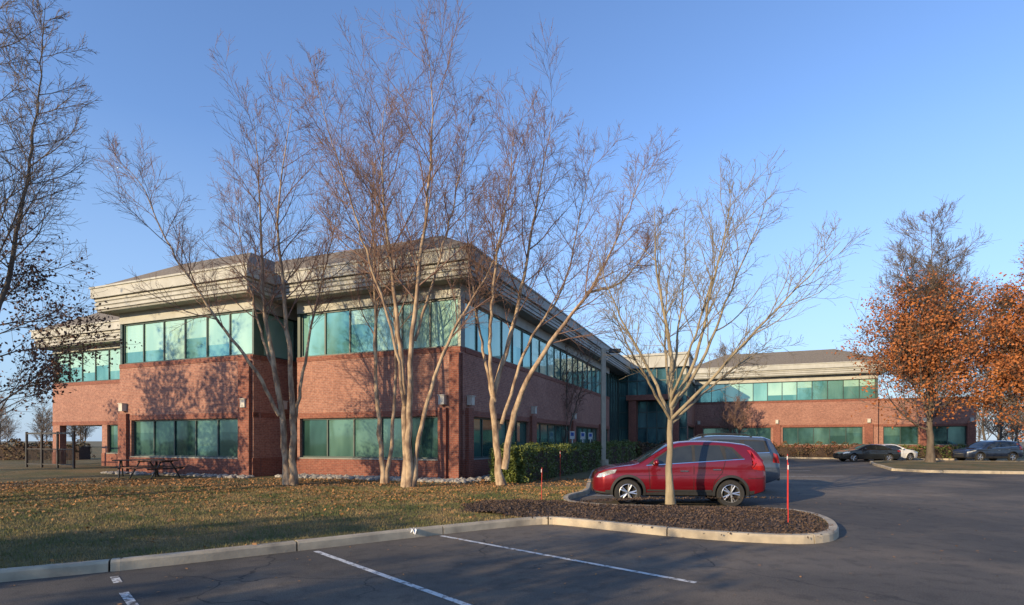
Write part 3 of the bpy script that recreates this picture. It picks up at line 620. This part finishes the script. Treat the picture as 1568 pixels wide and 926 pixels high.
class Car:
    def __init__(s,name,loc,rz,pm,spec):
        s.sp=spec; s.e=empty(name,loc,rz); s.pm=pm; s.L=spec['L']; s.cx=s.L/2
        s.body(); s.windows(); s.wheels(); s.details()
    def zt(s,x): a=np.array(s.sp['top']); return float(np.interp(x,a[:,0],a[:,1]))
    def zb(s,x): a=np.array(s.sp['bot']); return float(np.interp(x,a[:,0],a[:,1]))
    def W(s,x): a=np.array(s.sp['wid']); return float(np.interp(x,a[:,0],a[:,1]))
    def belt(s,x): b0,b1=s.sp['belt']; return b0+(b1-b0)*x/s.L
    def ys(s,x,z):
        w_=s.W(x); bl=s.belt(x); zm=.64
        if z<zm: return w_*(1-.09*((zm-z)/.4)**2)
        if z<bl: t=(z-zm)/(bl-zm); return w_*(1-.028*t*t-.018*math.exp(-((t-.55)/.12)**2))
        return w_*.972-(z-bl)*s.sp.get('tumble',.34)
    def ze(s,x):
        h=s.zt(x); return h-(.045 if h<s.belt(x)+.1 else .085)
    def body(s):
        xs=sorted(set([round(v,3) for v in list(np.linspace(0,s.L,56))+[p[0] for p in s.sp['top']]+[p[0] for p in s.sp['wid']]]))
        rings=[]
        for x in xs:
            zb,ze,zt=s.zb(x),s.ze(x),s.zt(x); r=[]
            r.append((0,zb)); r.append((s.ys(x,zb)*.85,zb))
            for k in range(14):
                z=zb+.04+(ze-zb-.04)*k/13; r.append((s.ys(x,z),z))
            ye=s.ys(x,ze)
            for th in np.linspace(0,math.pi/2,9)[1:]:
                r.append((ye*math.cos(th)**.55 if th<1.57 else 0,ze+(zt-ze)*math.sin(th)**.9))
            full=r+[(-y,z) for y,z in reversed(r[1:-1])]
            rings.append([(x-s.cx,y,z) for y,z in full])
        m=len(rings[0]); V=[p for r in rings for p in r]; F=[];mi=[]
        for i in range(len(rings)-1):
            for j in range(m):
                f=(i*m+j,i*m+(j+1)%m,(i+1)*m+(j+1)%m,(i+1)*m+j); F.append(f)
                zc=sum(V[k][2] for k in f)/4; mi.append(1 if zc<s.sp.get('clad',.33) else 0)
        F.append(tuple(range(m))); mi.append(0); F.append(tuple((len(rings)-1)*m+j for j in range(m))); mi.append(0)
        o=mesh_py('body',V,F,[s.pm,PLAST,WELL],s.e,mi,smooth=True)
        cuts=[]
        for x in s.sp['wx']:
            for sg in (-1,1):
                bm=bmesh.new(); bmesh.ops.create_cone(bm,segments=40,radius1=s.sp['ar'],radius2=s.sp['ar'],depth=.62,cap_ends=True,matrix=Matrix.Translation((x-s.cx,sg*(.31+.55),s.sp['r']+.02))@Matrix.Rotation(math.pi/2,4,'X'))
                me=bpy.data.meshes.new('c'); bm.to_mesh(me); bm.free(); 
                for mm in (s.pm,PLAST,WELL): me.materials.append(mm)
                for p in me.polygons: p.material_index=2
                c=bpy.data.objects.new('cut',me); COL.objects.link(c); c.parent=s.e; cuts.append(c)
                md=o.modifiers.new('b','BOOLEAN'); md.operation='DIFFERENCE'; md.object=c; md.solver='EXACT'
        bpy.context.view_layer.update(); dg=bpy.context.evaluated_depsgraph_get()
        me=bpy.data.meshes.new_from_object(o.evaluated_get(dg)); o.modifiers.clear(); o.data=me
        for c in cuts: bpy.data.objects.remove(c)
        me.polygons.foreach_set('use_smooth',[True]*len(me.polygons)); me.set_sharp_from_angle(angle=math.radians(32))
    def panel(s,name,poly,mat,off=.004,sides=(-1,1),cuts=2):
        V=[];F=[]
        for sg in sides:
            bm=bmesh.new(); vs=[bm.verts.new((x,0,z)) for x,z in poly]; bm.faces.new(vs); bmesh.ops.triangulate(bm,faces=bm.faces)
            bmesh.ops.subdivide_edges(bm,edges=bm.edges,cuts=cuts,use_grid_fill=True); bm.verts.ensure_lookup_table(); bm.verts.index_update(); i0=len(V)
            for v in bm.verts: V.append((v.co.x-s.cx,sg*(s.ys(v.co.x,v.co.z)+off),v.co.z))
            for f in bm.faces: F.append(tuple(i0+v.index for v in f.verts))
            bm.free()
        mesh_py(name,V,F,mat,s.e,smooth=True,recalc=False)
    def toppanel(s,name,x0,x1,frac,mat,off=.006):
        V=[];F=[];n=8;m=12
        for i in range(n+1):
            x=x0+(x1-x0)*i/n; ze,zt=s.ze(x),s.zt(x); ye=s.ys(x,ze); sl=(s.zt(x+.02)-s.zt(x-.02))/.04; nn=Vector((-sl,0,1)).normalized()
            for j in range(m+1):
                c=(-1+2*j/m)*frac; th=math.acos(min(1,abs(c)**(1/.55))) if c!=0 else math.pi/2
                z=ze+(zt-ze)*math.sin(th)**.9; V.append((x-s.cx+nn.x*off*1.5,c*ye,z+nn.z*off*1.5))
        for i in range(n):
            for j in range(m): F.append((i*(m+1)+j,(i+1)*(m+1)+j,(i+1)*(m+1)+j+1,i*(m+1)+j+1))
        mesh_py(name,V,F,mat,s.e,smooth=True,recalc=False)
    def windows(s):
        s.panel('window_surround',s.sp['dlo'],PLAST,.003,cuts=3)
        for k,p in enumerate(s.sp['win']): s.panel('side_window',p,CGL,.009,cuts=3)
        a,b_=s.sp['ws']; s.toppanel('windscreen',a,b_,.93,CGL); a,b_=s.sp['rg']; s.toppanel('rear_window',a,b_,.86,CGL)
    def strip(s,name,pts,wd,mat,off):
        for i in range(len(pts)-1):
            (x0,z0),(x1,z1)=pts[i],pts[i+1]; d=Vector((x1-x0,z1-z0)).normalized(); n=Vector((-d.y,d.x))*wd/2
            s.panel(name,[(x0-n.x,z0-n.y),(x1-n.x,z1-n.y),(x1+n.x,z1+n.y),(x0+n.x,z0+n.y)],mat,off,cuts=4)
    def wheels(s):
        r=s.sp['r']
        for x in s.sp['wx']:
            for sg in (-1,1):
                yo=s.W(s.L/2)-.02
                prof=[(r*.66,yo-.03),(r*.70,yo-.005),(r*.93,yo-.0),(r,yo-.035),(r,yo-.19),(r*.93,yo-.22),(r*.5,yo-.22)]
                V=[];F=[];n=36
                for k in range(n):
                    t=2*math.pi*k/n
                    for rr,y in prof: V.append((x-s.cx+rr*math.cos(t),sg*y,r+rr*math.sin(t)))
                m=len(prof)
                for k in range(n):
                    for j in range(m-1): F.append((k*m+j,((k+1)%n)*m+j,((k+1)%n)*m+j+1,k*m+j+1))
                mesh_py('tyre',V,F,TYRE,s.e,smooth=True,sharp=40)
                C=Vector((x-s.cx,sg*yo,r)); q=MB()
                prof=[(r*.67,-.025),(r*.63,-.02),(r*.61,-.05),(r*.60,-.12)]
                V=[];F=[]
                for k in range(n):
                    t=2*math.pi*k/n
                    for rr,y in prof: V.append((C.x+rr*math.cos(t),sg*(yo+y),r+rr*math.sin(t)))
                m=len(prof)
                for k in range(n):
                    for j in range(m-1): F.append((k*m+j,((k+1)%n)*m+j,((k+1)%n)*m+j+1,k*m+j+1))
                mesh_py('rim',V,F,ALLOY,s.e,smooth=True,sharp=40)
                q.cyl(WELL,(C.x,sg*(yo-.13),r),(C.x,sg*(yo-.11),r),r*.61,n=30)
                q.cyl(ALLOY,(C.x,sg*(yo-.08),r),(C.x,sg*(yo-.025),r),r*.16,r*.13,n=14)
                ph=random.uniform(0,1.2)
                for k in range(5):
                    for dd in (-.17,.17):
                        t=ph+k*2*math.pi/5; p0=Vector((C.x+math.cos(t)*r*.1,sg*(yo-.045),r+math.sin(t)*r*.1)); p1=Vector((C.x+math.cos(t+dd)*r*.63,sg*(yo-.035),r+math.sin(t+dd)*r*.63))
                        q.cyl(ALLOY,p0,p1,.024,.02,n=6)
                q.build('w',s.e,names={'alloy':'spokes','wheel_well':'brake_disc'})
                V=[];F=[];a0=s.sp['ar']; nn=28
                for k in range(nn+1):
                    t=math.radians(-12+204*k/nn)
                    for rr,of in ((a0-.01,-.02),(a0-.005,.018),(a0+.055,.014),(a0+.06,-.01)):
                        xx=x+rr*math.cos(t); zz=max(s.zb(x)+.02,r+.02+rr*math.sin(t)); V.append((xx-s.cx,sg*(s.ys(xx,zz)+of),zz))
                for k in range(nn):
                    for j in range(3): F.append((k*4+j,(k+1)*4+j,(k+1)*4+j+1,k*4+j+1))
                mesh_py('wheel_arch',V,F,PLAST if s.sp.get('suv') else s.pm,s.e,smooth=True,sharp=40)
    def details(s):
        sp=s.sp
        for p in sp['tail']: s.panel('tail_lamp',p,LAMPR,.012)
        for p in sp['head']: s.panel('head_lamp',p,LAMPW,.01)
        for d in sp['doors']: s.strip('door_seam',d,.012,SEAM,.0035)
        for x,z in sp['handles']:
            q=MB()
            for sg in (-1,1):
                y=s.ys(x,z)
                q.abox(CHROME if sp.get('suv') else s.pm,x-s.cx-.1,x-s.cx+.1,min(sg*(y+.015),sg*(y+.04)),max(sg*(y+.015),sg*(y+.04)),z-.014,z+.014)
                for dx in (-.085,.085): q.abox(PLAST,x-s.cx+dx-.012,x-s.cx+dx+.012,min(sg*(y-.02),sg*(y+.03)),max(sg*(y-.02),sg*(y+.03)),z-.01,z+.01)
            q.build('h',s.e,names={'chrome':'door_handle','black_plastic':'handle_mount'})
        d=sp['dlo']; s.strip('window_chrome',[d[0],d[1]],.02,CHROME,.008)
        x,z=sp['mir']
        for sg in (-1,1):
            y=s.ys(x,z); bm=bmesh.new(); bmesh.ops.create_uvsphere(bm,u_segments=16,v_segments=10,radius=1)
            for v in bm.verts: v.co=Vector((x-s.cx+v.co.x*.075*(1.2 if v.co.x>0 else .7),sg*(y+.13)+v.co.y*.12,z+.07+v.co.z*.085))
            me=bpy.data.meshes.new('mirror'); bm.to_mesh(me);bm.free(); me.materials.append(s.pm); me.polygons.foreach_set('use_smooth',[True]*len(me.polygons)); o=bpy.data.objects.new('mirror',me); COL.objects.link(o); o.parent=s.e
            q=MB(); q.cyl(PLAST,(x-s.cx,sg*(y-.02),z),(x-s.cx,sg*(y+.1),z+.04),.03,.025); q.build('m',s.e,names={'black_plastic':'mirror_arm'})
        q=MB(); L=s.L-s.cx; w_=s.W(s.L)*.9
        q.abox(PLAST,L-.04,L+.008,-w_,w_,.36,.52); q.abox(PLAST,L-.05,L+.012,-w_*.85,w_*.85,.58,.68); q.abox(CHROME,L-.05,L+.02,-w_*.85,w_*.85,.665,.69)
        q.abox(PLATE,-s.cx-.015,-s.cx+.02,-.16,.16,.62,.74); w2=s.W(0)*.95
        q.abox(PLAST,-s.cx-.025,-s.cx+.05,-w2*.9,w2*.9,.40,.5)
        for sg in (-1,1): q.abox(LAMPR,-s.cx-.01,-s.cx+.05,min(sg*w2*.6,sg*w2*.98),max(sg*w2*.6,sg*w2*.98),.76,.86)
        if sp.get('rails'):
            x0,x1=sp['rails']
            for sg in (-1,1):
                pts=[]
                for k in range(9):
                    x=x0+(x1-x0)*k/8; y=s.ys(x,s.ze(x))-.09; pts.append((x-s.cx,sg*y,s.zt(x)+(.045 if 0<k<8 else -.03)))
                for k in range(8): q.cyl(PLAST,pts[k],pts[k+1],.018,.018)
        q.build('d',s.e,names={'black_plastic':'bumper_trim','chrome':'grille_bar','tail_lamp':'rear_lamp'})
        if sp.get('suv'): s.strip('sill_moulding',[(sp['wx'][0]+sp['ar']+.08,.42),(sp['wx'][1]-sp['ar']-.08,.42)],.05,PLAST,.02)
        s.strip('crease_shade_line',[(sp['wx'][0]+.1,.835),(sp['wx'][1]-.2,.80)],.008,SEAM,.002)  # dark strip: shade of the waist crease put in as colour
def scl(pts,kx,kz): return [(x*kx,z*kz) for x,z in pts]
def suvspec(kx=1,kz=1,ky=1,boxy=False):
    top=[(0,.90),(.04,1.06),(.10,1.20),(.2,1.36),(.3,1.47),(.4,1.545),(.5,1.585),(.9,1.635),(1.4,1.665),(1.9,1.665),(2.2,1.645),(2.42,1.60),(2.62,1.515),(2.9,1.355),(3.2,1.175),(3.38,1.085),(3.5,1.06),(3.9,1.015),(4.2,.955),(4.38,.885),(4.48,.79),(4.53,.66)]
    dlo=[(.58,1.20),(3.12,1.035),(2.84,1.24),(2.56,1.41),(2.3,1.50),(1.9,1.55),(1.2,1.545),(.86,1.49)]
    win=[[(.72,1.22),(1.04,1.19),(1.06,1.485),(.90,1.455)],[(1.1,1.185),(1.84,1.14),(1.84,1.53),(1.2,1.52)],[(1.92,1.135),(2.98,1.06),(2.80,1.22),(2.53,1.39),(2.28,1.475),(1.92,1.525)]]
    if boxy:
        top=[(0,.9),(.04,1.1),(.1,1.2),(.2,1.42),(.28,1.56),(.45,1.62)]+[p for p in top if p[0]>=.9]
        dlo=[(.34,1.165),(3.12,1.035),(2.84,1.24),(2.56,1.41),(2.3,1.50),(1.9,1.54),(.8,1.525),(.42,1.50)]
        win[0]=[(.44,1.19),(1.04,1.17),(1.06,1.495),(.5,1.475)]
    return dict(suv=True,L=4.53*kx,top=scl(top,kx,kz),bot=scl([(0,.46),(.08,.37),(.4,.28),(1,.25),(3.4,.25),(4.2,.27),(4.45,.30),(4.53,.4)],kx,kz),
     wid=[(x*kx,w_*ky) for x,w_ in [(0,.74),(.03,.80),(.1,.86),(.3,.895),(.8,.91),(3.6,.91),(4.0,.89),(4.25,.84),(4.4,.74),(4.48,.64),(4.53,.5)]],
     belt=(1.16*kz,.955*kz),clad=.39,dlo=scl(dlo,kx,kz),win=[scl(p,kx,kz) for p in win],ws=(2.52*kx,3.30*kx),rg=((.08 if not boxy else .1)*kx,(.33 if not boxy else .27)*kx),
     wx=(.93*kx,3.60*kx),r=.35*(1 if kz<1.05 else 1.08),ar=.40*(1 if kz<1.05 else 1.08),
     tail=[scl([(.04,.90),(.38,.95),(.40,1.03),(.27,1.11),(.50,1.42),(.41,1.42),(.17,1.16),(.07,1.0)] if not boxy else [(.03,.85),(.25,.88),(.24,1.15),(.1,1.1)],kx,kz)],
     head=[scl([(3.95,.84),(4.32,.73),(4.43,.72),(4.37,.81),(4.12,.90),(3.9,.93)],kx,kz)],
     doors=[scl(p,kx,kz) for p in [[(1.88,1.12),(1.89,.40)],[(1.07,1.16),(1.16,.85),(1.36,.64),(1.40,.44)],[(3.06,1.02),(3.04,.7),(3.02,.40)],[(1.40,.40),(3.02,.40)],[(.1,.72),(.5,.72)]]],
     handles=scl([(1.3,.94),(2.14,.90)],kx,kz),mir=(2.86*kx,1.05*kz),rails=(.8*kx,2.3*kx) if boxy else None,tumble=.33 if not boxy else .26)
def sedspec():
    top=[(0,.80),(.06,.97),(.2,1.03),(.6,1.07),(.8,1.12),(1.1,1.27),(1.4,1.38),(1.8,1.44),(2.3,1.46),(2.65,1.42),(3.0,1.27),(3.45,1.05),(3.6,1.0),(4.1,.93),(4.5,.82),(4.7,.70),(4.78,.6)]
    return dict(L=4.78,top=top,bot=[(0,.4),(.1,.28),(.5,.2),(4.3,.19),(4.7,.24),(4.78,.35)],wid=[(0,.7),(.05,.8),(.25,.88),(.8,.91),(3.8,.91),(4.3,.86),(4.6,.74),(4.78,.5)],
     belt=(.98,.92),clad=.24,dlo=[(.98,1.02),(3.2,.97),(2.85,1.18),(2.5,1.32),(2.1,1.35),(1.6,1.34),(1.3,1.25)],win=[[(1.08,1.04),(1.98,1.015),(1.98,1.33),(1.6,1.32),(1.33,1.23)],[(2.05,1.015),(3.08,.99),(2.82,1.16),(2.48,1.3),(2.05,1.335)]],
     ws=(2.66,3.42),rg=(.82,1.35),wx=(1.0,3.8),r=.325,ar=.375,tail=[[(.03,.78),(.35,.82),(.38,.95),(.08,.92)]],head=[[(4.1,.74),(4.6,.66),(4.62,.73),(4.3,.83),(4.08,.85)]],
     doors=[[(2.02,1.0),(2.03,.3)],[(1.15,1.0),(1.3,.7),(1.42,.34)],[(3.1,.96),(3.08,.32)],[(1.42,.3),(3.08,.3)]],handles=[(1.3,.86),(2.25,.84)],mir=(2.95,.98),tumble=.42)
RED=paint('paint_red',(.21,.004,.012),.45); GREY=paint('paint_grey',(.10,.12,.15),.5); BLK=paint('paint_dark',(.025,.03,.035),.3); WHT=paint('paint_white',(.75,.75,.74),0); NAVY=paint('paint_navy',(.02,.03,.06),.4)
Car('parked_suv',(4.40,15.2,.0),math.pi-.10,RED,suvspec(.97,1.03))
Car('parked_suv',(6.45,19.2,.0),math.pi-.14,GREY,suvspec(1.07,1.14,1.04,True))
Car('parked_car',(29.3,46.0,.0),math.pi-.05,BLK,sedspec())
Car('parked_car',(32.6,48.2,.0),.12,WHT,sedspec())
Car('parked_suv',(39.3,46.0,.0),math.pi+.1,NAVY,suvspec(1.1,1.05,1.03))
print('done')
